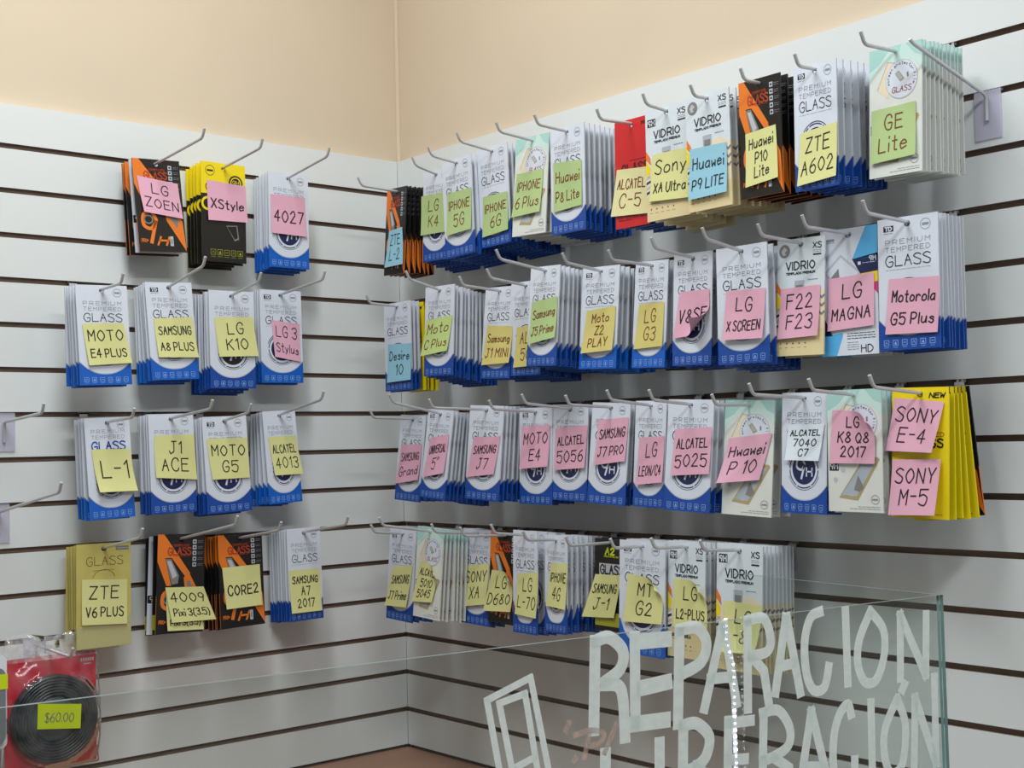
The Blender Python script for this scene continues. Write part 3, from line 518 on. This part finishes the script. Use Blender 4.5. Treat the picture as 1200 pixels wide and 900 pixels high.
def t_vidrio(globe=False):
    c = Card(W0, H0, K['cool'], K['edge'], K['beige'], 0.55)
    c.poly([(0, 0.62), (0.12, 0.50), (0.45, 0.44), (0.75, 0.40), (1, 0.46), (1, 0.80), (0, 0.80)], K['sand'], 1)
    c.rect(0, 0.78, 1, 1, K['beige'], 2)
    if globe: c.disc(0.16, 0.10, 0.0098, K['slab']); c.poly([(0.09, 0.10), (0.15, 0.06), (0.22, 0.09), (0.16, 0.11), (0.20, 0.13), (0.13, 0.135)], K['lgrey'], 2)
    else: c.rect(0.05, 0.085, 0.24, 0.155, K['ink']); c.text('9H', 0.075, 0.10, 0.215, 0.143, 0.0019, K['white'])
    c.text('XS', 0.76, 0.05, 0.93, 0.095, 0.0014, K['ink']); c.tiny(0.76, 0.93, 0.115, K['grey']); c.tiny(0.76, 0.93, 0.130, K['grey']); c.rect(0.76, 0.145, 0.93, 0.158, K['ink'], 2)
    c.text('VIDRIO', 0.20, 0.20, 0.80, 0.265, 0.0019, K['ink'], gap=2.4); c.text('TEMPLADO PREMIUM', 0.20, 0.288, 0.80, 0.306, 0.0009, K['ink'], smooth=2)
    c.rect(0.38, 0.36, 0.58, 0.45, K['slab2'], 2); c.rect(0.41, 0.40, 0.55, 0.47, K['slab'], 3); c.tiny(0.66, 0.86, 0.36, K['grey'], 0.001)
    c.poly([(0, 0.36), (0.10, 0.43), (0.12, 0.50), (0, 0.44)], K['orange'], 3); c.poly([(0, 0.45), (0.11, 0.52), (0.06, 0.60), (0, 0.58)], K['yellow'], 3)
    for k in range(4): c.poly([(0, 0.60+0.045*k), (0.10, 0.585+0.045*k), (0.10, 0.605+0.045*k), (0, 0.622+0.045*k)], K['navy'] if k % 2 else K['lgrey'], 3)
    for k in range(3): c.uline([(0.90, 0.50+0.07*k), (0.95, 0.52+0.07*k), (1.0, 0.50+0.07*k)], 0.003, K['slab'], 3)
    c.text('PROTECTOR DE PANTALLA', 0.07, 0.80, 0.62, 0.825, 0.0011, K['ink'], 3, smooth=2); c.uline([(0.07, 0.842), (0.30, 0.842)], 0.0006, K['brown'], 3)
    for k in range(5): c.disc(0.10+0.13*k, 0.895, 0.0014, K['brown'], 3, 8); c.tiny(0.07+0.13*k, 0.135+0.13*k, 0.93, K['brown'])
    return c.m
def t_red():
    c = Card(W0, H0, K['red'], K['dred'])
    c.text('GLASS', 0.20, 0.42, 0.98, 0.50, 0.0036, K['dred'], gap=2.4); c.tiny(0.45, 0.95, 0.385, K['dred'], 0.001); c.text('PRO', 0.80, 0.045, 0.96, 0.075, 0.0010, K['ink'])
    c.tiny(0.20, 0.9, 0.535, K['dred']); c.tiny(0.1, 0.5, 0.93, K['dred'], 0.0009); c.icons(4, 0.15, 0.80, 0.88, 0.004, K['dred']); return c.m
def t_gold():
    c = Card(W0, H0, K['gold'], K['gold'])
    c.poly([(0, 0.80), (1, 0.70), (1, 1), (0, 1)], K['silver'], 1); c.text('GLASS', 0.18, 0.13, 0.85, 0.21, 0.0010, K['dgold'])
    c.rect(0.72, 0.035, 0.96, 0.075, K['slab'], 1); c.tiny(0.74, 0.94, 0.055, K['lgrey'], 0.0012); c.arc(0.5, 0.36, 0.018, 20, 160, 0.0008, K['dgold']); c.tiny(0.3, 0.7, 0.26, K['dgold']); return c.m
def t_magna():
    c = Card(W0, H0, K['white'], K['edge'])
    c.poly([(0.80, 0), (1, 0), (1, 0.25), (0.56, 0.25)], K['sky']); c.poly([(0.56, 0.25), (1, 0.22), (1, 0.36), (0.70, 0.37)], K['navy']); c.poly([(0.70, 0.37), (1, 0.36), (1, 0.44), (0.84, 0.45)], K['yellow']); c.poly([(0.84, 0.45), (1, 0.44), (1, 0.54)], K['magenta'])
    c.text('9H', 0.86, 0.24, 0.97, 0.275, 0.0012, K['white']); c.rect(0.66, 0.275, 0.71, 0.30, K['white'], 2); c.tiny(0.74, 0.97, 0.288, K['white'])
    c.rect(0.11, 0.07, 0.25, 0.09, K['grey'], 2); c.tiny(0.11, 0.25, 0.10, K['grey'])
    c.poly([(0.05, 0.34), (0.36, 0.20), (0.72, 0.36), (0.40, 0.52)], K['lgrey'], 1); c.poly([(0.10, 0.34), (0.36, 0.225), (0.67, 0.36), (0.40, 0.49)], K['white'], 2); c.poly([(0.18, 0.38), (0.32, 0.31), (0.34, 0.40)], K['slab'], 3)
    c.poly([(0, 0.54), (0.05, 0.54), (0.05, 0.62), (0, 0.62)], K['magenta']); c.poly([(0, 0.63), (0.05, 0.62), (0.05, 0.70), (0, 0.70)], K['yellow']); c.poly([(0, 0.70), (0.06, 0.70), (0.20, 0.84), (0, 0.84)], K['navy'])
    c.poly([(0, 0.84), (0.38, 0.82), (0.38, 0.85), (0.27, 1), (0, 1)], K['sky'], 1)
    for k in range(3): c.tiny(0.46, 0.94, 0.83+0.02*k, K['ink'], 0.0008)
    for k in range(4): c.tiny(0.46, 0.66, 0.90+0.018*k, K['grey'])
    c.text('HD', 0.70, 0.925, 0.90, 0.98, 0.0012, K['ink']); return c.m
def t_ynew():
    c = Card(W0, H0, K['yellow'], K['blk'], K['yellow'], 0.05)
    c.text('NEW', 0.66, 0.045, 0.92, 0.08, 0.0016, K['ink'], slant=0.2); c.text('TEMPERED', 0.30, 0.345, 0.92, 0.375, 0.0008, K['brown']); c.text('GLASS', 0.30, 0.395, 0.90, 0.455, 0.0022, K['ink'])
    c.text('TEMPERED', 0.08, 0.955, 0.55, 0.975, 0.0008, K['brown'], smooth=2); c.tiny(0.58, 0.9, 0.965, K['brown']); c.rect(0.05, 0.20, 0.20, 0.30, K['ink'], 1); return c.m
def t_ap():
    c = Card(W0, H0, K['blk'], K['blk'], K['lime'], 0.80)
    c.text('A2', 0.36, 0.10, 0.66, 0.17, 0.0034, K['lime'], slant=0.1); c.text('PREMIUM GLASS', 0.32, 0.185, 0.80, 0.20, 0.0007, K['lime'], smooth=2)
    c.rect(0.15, 0.27, 0.97, 0.40, K['lgrey'], 1); c.text('GLASS', 0.19, 0.29, 0.93, 0.38, 0.0030, K['ink'])
    c.poly([(0, 0.80), (1, 0.80), (1, 0.95), (0, 0.95)], K['dlime']); c.poly([(0.25, 0.80), (0.70, 0.80), (0.6, 0.87), (0.35, 0.86)], K['ink'], 2); return c.m
def t_plain():
    c = Card(W0, H0, K['white'], K['edge']); c.text('GLASS', 0.13, 0.20, 0.87, 0.28, 0.0016, K['ink']); c.rect(0, 0.60, 1, 0.68, K['ink']); c.text('9H', 0.05, 0.615, 0.2, 0.665, 0.0016, K['white']); c.tiny(0.1, 0.9, 0.9, K['grey']); return c.m
BUILD = dict(plain=t_plain, prem=lambda: t_prem(), prem_l=lambda: t_prem(logo=True), premb=lambda: t_prem('bright'), premb_l=lambda: t_prem('bright', True), premk=lambda: t_prem(ring='ink'), premg=lambda: t_prem('bright', gl='deep', dv=-0.045), premd=lambda: t_prem(edge='ink'),
  premu=lambda: t_prem(ring='ink', u=True), round=lambda: t_prem('bright', True, 'navy', None, True), orange=t_orange, yblack=t_yblack, teal=t_teal, vidrio=lambda: t_vidrio(), vidrio_g=lambda: t_vidrio(True),
  red=t_red, gold=t_gold, magna=t_magna, ynew=t_ynew, ap=t_ap)
NAME = dict(plain='white_packet', orange='orange_packet', yblack='yellow_packet', teal='teal_packet', vidrio='beige_packet', vidrio_g='beige_packet', red='red_packet', gold='gold_packet', magna='printed_packet', ynew='yellow_packet', ap='black_packet')
DESC = dict(plain='plain white packet', orange='black-orange packet', yblack='yellow-black packet', teal='teal-topped packet', vidrio='white-beige packet', vidrio_g='white-beige packet', red='plain red packet', gold='gold foil packet',
  magna='multicoloured white packet', ynew='bright yellow packet', ap='lime-banded black packet')
_cache = {}
def packet_mesh(ty):
    if ty not in _cache:
        mb = BUILD[ty](); o = mb.build(NAME.get(ty, 'blue_white_packet')); _cache[ty] = o.data; bpy.data.objects.remove(o)
    return _cache[ty]

VAR = dict(L1c='premb', L2a='premb', L2b='premb_l', L2c='premk', L2d='premb_l', L3a='premg', L3d='premb', L3c='prem_l', R1k='prem_l', R2f='premb_l', R2g='premb_l', R2h='prem_l', R2l='prem_l', R3b='prem_l', R3d='prem_l', R4a='prem_l', R4f='premu', R4e='premu', R1i='vidrio_g', R2j='vidrio_g')
BACK = {  # prints of the packets behind the front one, where they differ
 'L1a': ['plain', 'orange', 'orange'], 'L2c': ['prem', 'premd', 'prem', 'premd', 'premd', 'prem'], 'L4b': ['ap', 'plain', 'ap'], 'R1g': ['prem']*7, 'R2a': ['prem', 'prem', 'ynew', 'ynew', 'ynew', 'ynew'],
 'R2g': ['prem', 'prem', 'prem', 'orange', 'orange'], 'R2i': ['prem', 'premd', 'premd', 'prem', 'prem'], 'R2j': ['vidrio', 'prem', 'prem'], 'R3l': ['ynew', 'ynew', 'ynew', 'ynew', 'orange'], 'R3b': ['prem']*5+['premd', 'premd']+['prem']*3,
 'R4h': ['prem']*4, 'R4e': ['premu']*3, 'R3h': ['prem', 'prem', 'premd', 'premd'], 'R1l': ['teal']*10}
ORD = ['zeroth', 'first', 'second', 'third', 'fourth', 'fifth', 'sixth', 'seventh', 'eighth', 'ninth', 'tenth', 'eleventh', 'twelfth', 'thirteenth']
ROWW = {'1': 'top', '2': 'second', '3': 'third', '4': 'bottom'}

FAN = {'R3l': 0.13, 'L3d': -0.05, 'R1a': 0.05}   # stacks whose rear packets splay sideways
def hook(loc, rz, zbase, L, zend, label, group, plate_h=0.062, tip=(0.008, 0.015), swing=0.0, clip=False):
    """loc = wall face at the hook, on the groove; the hook's own -y points out of the wall"""
    o = empty('display_hook', loc, rz); tag(o, label, 'hook', group)
    m = MB(); r = 0.0025
    zb = zbase-loc[2]; ze = zend-loc[2]
    d = Vector((swing*L, -L, ze-zb)); u = d.normalized(); s = Vector((0, -0.0048, zb))
    pts = [(0, -0.0048, zb-0.034), (0, -0.0048, zb-0.006), tuple(s+Vector((0, -0.0015, -0.0018))), tuple(s+u*0.006)]
    e = Vector((swing*L, -L, ze)); t = Vector((0, -tip[0], tip[1]))
    pts += [tuple(e-u*0.006), tuple(e-u*0.0025+t.normalized()*0.001), tuple(e+t.normalized()*0.004), tuple(e+t)]
    m.tube(pts, r, M_STEEL, 10); m.build('prong', o)
    p = MB(); w = 0.019
    for x0, x1, y0, y1, z0, z1 in ((-w, w, -0.0022, -0.0004, -plate_h, 0.003), (-w, w, -0.0022, 0.0060, 0.0004, 0.003), (-w, w, 0.0050, 0.0066, 0.0004, 0.0070)): p.box(x0, x1, y0, y1, z0, z1, M_PLATE)
    if clip:
        p = MB()
        for x0, x1, y0, y1, z0, z1 in ((-0.007, 0.007, -0.0022, -0.0004, -0.040, 0.003), (-0.007, 0.007, -0.0022, 0.0050, 0.0004, 0.003), (-0.007, 0.007, 0.0046, 0.0062, 0.0004, 0.0065)): p.box(x0, x1, y0, y1, z0, z1, M_STEEL)
    p.build('backplate', o)
    return o

def bil(q, a, b):
    """a across, b down on the note's corners (TL,TR,BR,BL)"""
    t = ((1-a)*q[0][0]+a*q[1][0], (1-a)*q[0][1]+a*q[1][1]); u = ((1-a)*q[3][0]+a*q[2][0], (1-a)*q[3][1]+a*q[2][1])
    return ((1-b)*t[0]+b*u[0], (1-b)*t[1]+b*u[1])
CURL = dict(R2h='br', R3i='bl', R4b='tr', R4j='b', R3k='tr', L3a='b', R4h='tr', R4i='tr', R4d='tr', R3l='r')
def note(key, col, q8, lines, parent, sx, sz, k):
    q = [(q8[i]/1000/sx, q8[i+1]/1000/sz) for i in range(0, 8, 2)]
    cu = CURL.get(key, ''); rnd = random.uniform(0.002, 0.005)
    def lift(a, b):
        y = 0.0012 + 0.003*k + rnd*b*b
        if cu == 'br': y += 0.030*max(0, (a+b-1.35)/0.65)**1.6
        if cu == 'bl': y += 0.012*max(0, (b-a)/1.0)**1.5
        if cu == 'tr': y += 0.010*max(0, (a-b-0.35)/0.65)**1.5
        if cu == 'b': y += 0.008*b**3
        if cu == 'r': y += 0.008*a*b
        return y
    def P3(a, b, o=0.0):
        x, z = bil(q, a, b)
        if cu == 'br':
            f = max(0, (a+b-1.35)/0.65); x -= 0.016*f*f; z += 0.022*f*f
        if cu == 'tr':
            f = max(0, (a-b-0.45)/0.55); x -= 0.010*f*f; z -= 0.014*f*f
        return (x, -TH/2-lift(a, b)-o, z)
    m = MB(); n = 10
    m.grid([[P3(j/n, i/n) for j in range(n+1)] for i in range(n+1)], NM[col], True)
    w = 0.074; ink = I_BRN if (col in ('green', 'amber', 'cream', 'lime')) else I_BLK
    if not lines: return None
    nl = len(lines)
    for i, t in enumerate(lines):
        if not t: continue
        st, L = layout(t, 2.9, random.uniform(0.0, 0.10), 0.35, 4)
        hgt = {1: 0.40 if len(t) < 5 else 0.30, 2: 0.27, 3: 0.19}[nl]
        nat = L/9*hgt*0.88; wid = min(0.82, nat)
        if nat > 0.82: hgt *= max(0.66, 0.82/nat)**0.8
        a0 = (1-wid)/2 + random.uniform(-0.02, 0.02)*(1 if wid < 0.7 else 0); b1 = {1: (0.68,), 2: (0.42, 0.82), 3: (0.31, 0.60, 0.87)}[nl][i]
        sw = 0.0019 if nl > 1 else 0.0024
        for s in st:
            for qd in ribbon([((a0+wid*p[0]/L)*w, (b1-hgt*p[1]/9)*w) for p in s], sw):
                m.face([P3(x/w, y/w, 0.00035) for x, y in qd], ink)
    o = m.build('sticky_note', parent)
    o['label'] = NWORD[col]+' handwritten sticky note'
    return o

NOTED = {}
for k_, col_, q_, l_ in NOTES: NOTED.setdefault(k_, []).append((col_, q_, l_))
cnt = {}
for (key, ty, t, d, th, n, W, H, lean, LH, zb, zh) in STACKS:
    wall, row = key[0], key[1]
    cnt[(wall, row)] = cnt.get((wall, row), 0)+1; no = ORD[cnt[(wall, row)]]
    side = 'left' if wall == 'L' else 'right'
    where = '%s stack from %s, %s row, %s wall' % (no, 'left end' if wall == 'L' else 'corner', ROWW[row], side)
    rz = 0.0 if wall == 'L' else -math.pi/2
    pos = (lambda dep, z, s=0.0: (t+s, -dep, z+Z0)) if wall == 'L' else (lambda dep, z, s=0.0: (-dep, t-s, z+Z0))
    slope = (zb-zh)/(LH-d); zbase = zh-slope*d
    g = round(-(zh+0.0)/P - 0.2); g = {'1': 0, '2': 3, '3': 6, '4': 9}[row]
    zbase = min(zbase, -g*P-0.004)
    grp = 'packets in the %s row on the %s slatwall' % (ROWW[row], side)
    hook(pos(0, -g*P), rz, zbase+Z0, LH, zb+Z0, 'steel display hook through ' + where, 'steel display hooks with packets', clip=True)
    lean = math.radians(lean); outward = lean if wall == 'L' else -lean
    pitch = -min(0.10, 0.6*outward) if outward > 0 else 0.0
    roll = 0.45*lean if outward > 0 else lean
    sp = th/(n-1); ymax = max(0.0, (sp-TH-0.0004)/0.09)
    fty = VAR.get(key, ty); bl = BACK.get(key, [])
    for i in range(n):
        ity = fty if i == 0 else (bl[i-1] if i-1 < len(bl) else fty)
        me = packet_mesh(ity); nm = NAME.get(ity, 'blue_white_packet')
        o = bpy.data.objects.new(nm, me); C.objects.link(o)
        dep = d-th*i/(n-1); zr = zbase+(zb-zbase)*dep/LH
        f = 1-0.75*i/(n-1) if n > 1 else 1
        jit = 0 if i == 0 else 1
        o.location = pos(dep, zr-0.0017, jit*random.uniform(-0.0005, 0.0005))
        ro = -(FAN.get(key, 0.0)*i/(n-1) + roll*(0.55+0.45*f) + jit*random.uniform(-0.016, 0.016)); ya = jit*random.uniform(-ymax, ymax)*0.45
        # roll > 0 : bottom swings to the viewer's right
        o.rotation_mode = 'QUATERNION'
        o.rotation_quaternion = (Matrix.Rotation(rz+ya, 3, 'Z') @ Matrix.Rotation(pitch*f, 3, 'X') @ Matrix.Rotation(ro, 3, 'Y')).to_quaternion()
        sx, sz = W/W0, H/H0
        if jit: sx *= random.uniform(0.985, 1.015); sz *= random.uniform(0.985, 1.01)
        o.scale = (sx, 1, sz)
        ds = DESC.get(ity, 'blue-white packet')
        if i == 0:
            ns = NOTED.get(key, [])
            lab = '%s, %s note, front of %s' % (ds, NWORD[ns[0][0]], where)
            if len(lab.replace('-', ' ').split()) > 16: lab = lab.replace(' and ', '-')
            for k, (c_, q_, l_) in enumerate(ns): note(key, c_, q_, l_, o, sx, sz, k)
        else:
            lab = '%s, %s from front in %s' % (ds, ORD[i+1], where)
            if len(lab.replace('-', ' ').split()) > 16: lab = lab.replace(' and ', '-')
        tag(o, lab, 'packet', grp)

# ---------------------------------------------------------------- empty hooks
hook((-0.822, 0, Z0-6*P), 0, Z0-0.470, 0.1733, Z0-0.4602, 'empty steel hook on lilac plate left of the third row', 'empty steel hooks')
hook((-0.832, 0, Z0-8*P), 0, Z0-0.620, 0.2666, Z0-0.5836, 'empty steel hook on lilac plate, left wall above the red bagged coil', 'empty steel hooks')
hook((0, -1.338, Z0-P), -math.pi/2, Z0-0.0800, 0.175, Z0-0.0411, 'long empty steel hook on lilac plate beside the teal-topped packets', 'empty steel hooks', tip=(0.006, 0.004))

# ---------------------------------------------------------------- bagged coil on a red card
bx = -0.7665; by = 0.072
hook((-0.772, 0, Z0-11*P), 0, Z0-0.8455, 0.157, Z0-0.8501, 'short hook carrying the bagged black coil', None)
bag = empty('bagged_cable', (bx, -by, Z0-0.849)); tag(bag, 'clear bag with red card and round black cable coil, price sticker on front', 'cable')
M_RED = mat('backing_card_red', (196, 26, 50), 0.45, noise=0.05, scale=12); M_COIL = mat('black_cable_jacket', (30, 36, 42), 0.35, noise=0.15, scale=60); M_HUB = mat('dark_grey_film', (84, 96, 104), 0.30, noise=0.12, scale=30)
M_STK = mat('sticker_lime', (206, 226, 12), 0.6)
m = MB(); m.box(-0.0765, 0.0765, 0.012, 0.0135, -0.192, -0.009, M_RED)
for k in range(6): m.box(0.050+0.004*k, 0.0525+0.004*k, 0.0117, 0.012, -0.026, -0.0205, K['lgrey'])
m.box(0.056, 0.068, 0.0117, 0.012, -0.031, -0.0295, K['lgrey']); m.build('backing_card', bag)
cz = -0.111; m = MB()
for k in range(7):
    R_ = 0.040+0.0048*k
    for y in (0.004, -0.005):
        rows = [[((R_+0.0030*math.cos(2*math.pi*j/8))*math.cos(2*math.pi*i/48), y+0.0050*math.sin(2*math.pi*j/8), cz+(R_+0.0030*math.cos(2*math.pi*j/8))*math.sin(2*math.pi*i/48)) for j in range(8)] for i in range(49)]
        m.grid(rows, M_COIL, True, True)
m.build('cable_coil', bag)
m = MB(); rows = []
for r_, y in ((0.0, -0.006), (0.02, -0.0065), (0.034, -0.005), (0.040, 0.0), (0.040, 0.006)):
    rows.append([(max(r_, 1e-4)*math.cos(2*math.pi*i/40), y, cz+max(r_, 1e-4)*math.sin(2*math.pi*i/40)) for i in range(40)])
m.grid(rows, M_HUB, True, True); m.build('coil_centre', bag)
m = MB()
def film_pt(a, b, back):
    x = -0.082+0.164*a; z = 0.026-0.224*b
    top = max(0, 1-b/0.18)
    x *= 1-0.10*top; z += 0.004*math.sin(a*9)*top
    rr = math.hypot(x, z-cz)
    puff = 0.017*max(0, 1-(rr/0.105)**4)
    y = (0.0155 if back else 0.0105-puff-0.010*(1-top)*(1 if rr < 0.075 else 0.35)) + (0.003*math.sin(11*a+7*b)+0.002*math.sin(23*a-17*b))*(0.25 if not back else 0.1)
    y += (0.0025*math.sin(a*31+b*20)+0.003*math.sin(a*17-b*41))*top*(0 if back else 1)
    if a in (0, 1) or b in (0, 1): y = 0.0145
    return (x, y, z)
for back in (0, 1):
    for i0, i1, mm in ((0, 8, M_BAGTOP), (8, 44, M_BAG)): m.grid([[film_pt(j/40, i/44, back) for j in range(41)] for i in range(i0, i1+1)], mm, True)
hz = 0.0035; hx = -0.0055       # punched hang hole round the hook's rod
keep = [i for i, f in enumerate(m.f) if min(math.hypot(m.v[v][0]-hx, m.v[v][2]-hz) for v in f) > 0.0052 and math.hypot(sum(m.v[v][0] for v in f)/4-hx, sum(m.v[v][2] for v in f)/4-hz) > 0.0062]
m.f = [m.f[i] for i in keep]; m.mi = [m.mi[i] for i in keep]; m.sm = [m.sm[i] for i in keep]
m.build('clear_bag', bag)
m = MB(); sy = -0.0245
q = [(-0.036, -0.079), (0.036, -0.0895), (0.034, -0.129), (-0.0375, -0.1195)]
m.face([(x, sy, z) for x, z in q][::-1], M_STK); m.face([(x, sy+0.0004, z) for x, z in q], M_STK)
st, L = layout('$60.00', 2.2, 0.15, 0.2)
for s in st:
    for qd in ribbon([((0.16+0.66*p[0]/L), 0.72-0.36*p[1]/9) for p in s], 0.022):
        m.face([(bil(q, a, b)[0], sy-0.0003, bil(q, a, b)[1]) for a, b in qd], K['slab'])
m.build('price_sticker', bag)

# ---------------------------------------------------------------- blister pack cut by the frame
hook((-0.898, 0, Z0-11*P), 0, Z0-0.848, 0.12, Z0-0.846, 'hook carrying the white blister pack left of the coil', None)
bp = empty('blister_pack', (-0.898, -0.072, Z0-0.8495)); tag(bp, 'white rounded blister pack with lime sticker left of the bagged coil', 'packet')
def rrect(w, h, r, zc, n=6):
    o = []
    for cx_, cz_, a0 in ((w-r, h-r, 0), (-w+r, h-r, 90), (-w+r, -h+r, 180), (w-r, -h+r, 270)):
        for k in range(n+1):
            a = math.radians(a0+90*k/n); o.append((cx_+r*math.cos(a), zc+cz_+r*math.sin(a)))
    return o
def slab(mb, o, y0, y1, m):
    mb.face([(x, y0, z) for x, z in o], m); mb.face([(x, y1, z) for x, z in o][::-1], m)
    for i in range(len(o)):
        (x, z), (X, Z) = o[i], o[(i+1) % len(o)]; mb.face([(x, y0, z), (x, y1, z), (X, y1, Z), (X, y0, Z)], m)
M_BW = mat('white_blister_card', (226, 230, 236), 0.4)
m = MB(); slab(m, rrect(0.0545, 0.0745, 0.010, -0.0715), 0.0, 0.0015, M_BW); m.build('blister_card', bp)
m = MB(); slab(m, rrect(0.049, 0.060, 0.012, -0.076), -0.010, -0.0002, mat('smoky_blister', (120, 128, 134), 0.2)); m.build('blister_dome', bp)
m = MB(); m.box(0.028, 0.052, -0.0112, -0.0104, -0.050, -0.026, M_STK); m.build('price_sticker', bp)

# ---------------------------------------------------------------- glass showcase with painted lettering
ga = Vector((-0.33361, -1.44844, Z0-0.6985)); gd = Vector((-0.98945, 0.14485, 0)).normalized()
case = empty('glass_showcase', (ga.x, ga.y, 0), math.atan2(-gd.y, -gd.x)); tag(case, 'clear glass showcase with white painted lettering and phone outline', 'showcase')
# local frame: +x right along the front pane, +y away from the customer, z up; origin at the front right corner
zt = ga.z; zb_ = zt-0.50; SL = 0.327; FL = 1.35; gt = 0.0045
def pane(name, x0, x1, y0, y1, facey):
    m = MB(); a = [(x, y, z) for z in (zb_, zt) for y in (y0, y1) for x in (x0, x1)]
    for q, mm in (((0, 2, 3, 1), M_GEDGE), ((4, 5, 7, 6), M_GRIM), ((0, 1, 5, 4), M_GLASS if facey else M_GEDGE), ((2, 6, 7, 3), M_GLASS), ((0, 4, 6, 2), M_GEDGE if facey else M_GLASS), ((1, 3, 7, 5), M_GEDGE if facey else M_GLASS)):
        m.face([a[i] for i in q], mm)
    return m.build(name, case)
pane('front_pane', -FL, 0.0, 0.0, gt, True)
pane('side_pane', -gt, 0.0, gt+0.0006, SL, False)
m = MB(); m.box(-FL, 0.0, 0.0, SL, 0.001, zb_-0.021, mat('white_cabinet', (214, 214, 210), 0.4)); m.build('cabinet', case)
m = MB(); m.box(-FL-0.01, 0.01, -0.01, SL+0.01, zb_-0.020, zb_-0.0005, mat('cabinet_top', (196, 196, 192), 0.35)); m.build('display_deck', case)
m = MB()
for s in LETTERS:
    p = [(x/1000, y/1000) for x, y in s]
    if len(p) > 3: p = catmull(p, 5)
    if s in ([(-71, -81), (-68, -15), (-32, -82), (-28, -18)], [(-55, -173), (-50, -103), (-21, -176), (-19, -85)]): p = [(x/1000, y/1000) for x, y in s]
    wd = 0.0105
    if abs(s[0][1]-s[-1][1]) < 6 and s[0][0] > -430 and s[0][0] < -375 and len(s) == 2: wd = 0.0145
    elif s[0][0] < -330: wd = 0.0118
    for qd in ribbon(p, wd): m.face([(x, -0.0004, zt+z) for x, z in qd][::-1], M_PAINT)
m.build('painted_lettering', case)['label'] = 'white brushed letters on the glass'
m = MB()
for s in PHONE:
    for qd in ribbon([(x/1000, y/1000) for x, y in s], 0.0062): m.face([(x, -0.0004, zt+z) for x, z in qd][::-1], M_PAINT)
m.build('painted_phone_outline', case)['label'] = 'white brushed outline of a phone'
m = MB()
for s in MARKS:  # faint translucent salmon strokes on the front pane
    p = [(x/1000, y/1000) for x, y in s]
    for qd in ribbon(catmull(p, 4) if len(p) > 2 else p, 0.005): m.face([(x, -0.0004, zt+z) for x, z in qd][::-1], M_SALMON)
m.build('salmon_marks', case)['label'] = 'faint salmon marks'

# ---------------------------------------------------------------- LED strip on the far upright edge of the side pane
led = empty('led_strip', (-0.29116, -1.12432, zt), math.atan2(-gd.y, -gd.x)); tag(led, 'lit white strip of tiny lamps down the glass edge behind the lettering', 'light')
path = []
for k in range(50):
    z = -0.058-0.0083*k; x = -0.013+0.006*min(1, k/4)*0.5
    if k < 4: x = -0.0125
    elif k < 7: x = -0.0125+0.0105*(k-3)/4
    else: x = -0.002
    path.append((x, z))
m = MB()
for a, b in zip(path, path[1:]): m.face([(a[0]-0.004, 0.0052, a[1]), (b[0]-0.004, 0.0052, b[1]), (b[0]+0.004, 0.0052, b[1]), (a[0]+0.004, 0.0052, a[1])], M_PLATE)
m.build('tape', led)
m = MB(); M_LED = mat('lamp_white', (236, 244, 255), 0.4, emit=20.0)
for x, z in path:
    m.box(x-0.0013, x+0.0013, 0.0030, 0.0050, z-0.0013, z+0.0013, M_LED)
m.build('lamps', led)['kind'] = 'stuff'
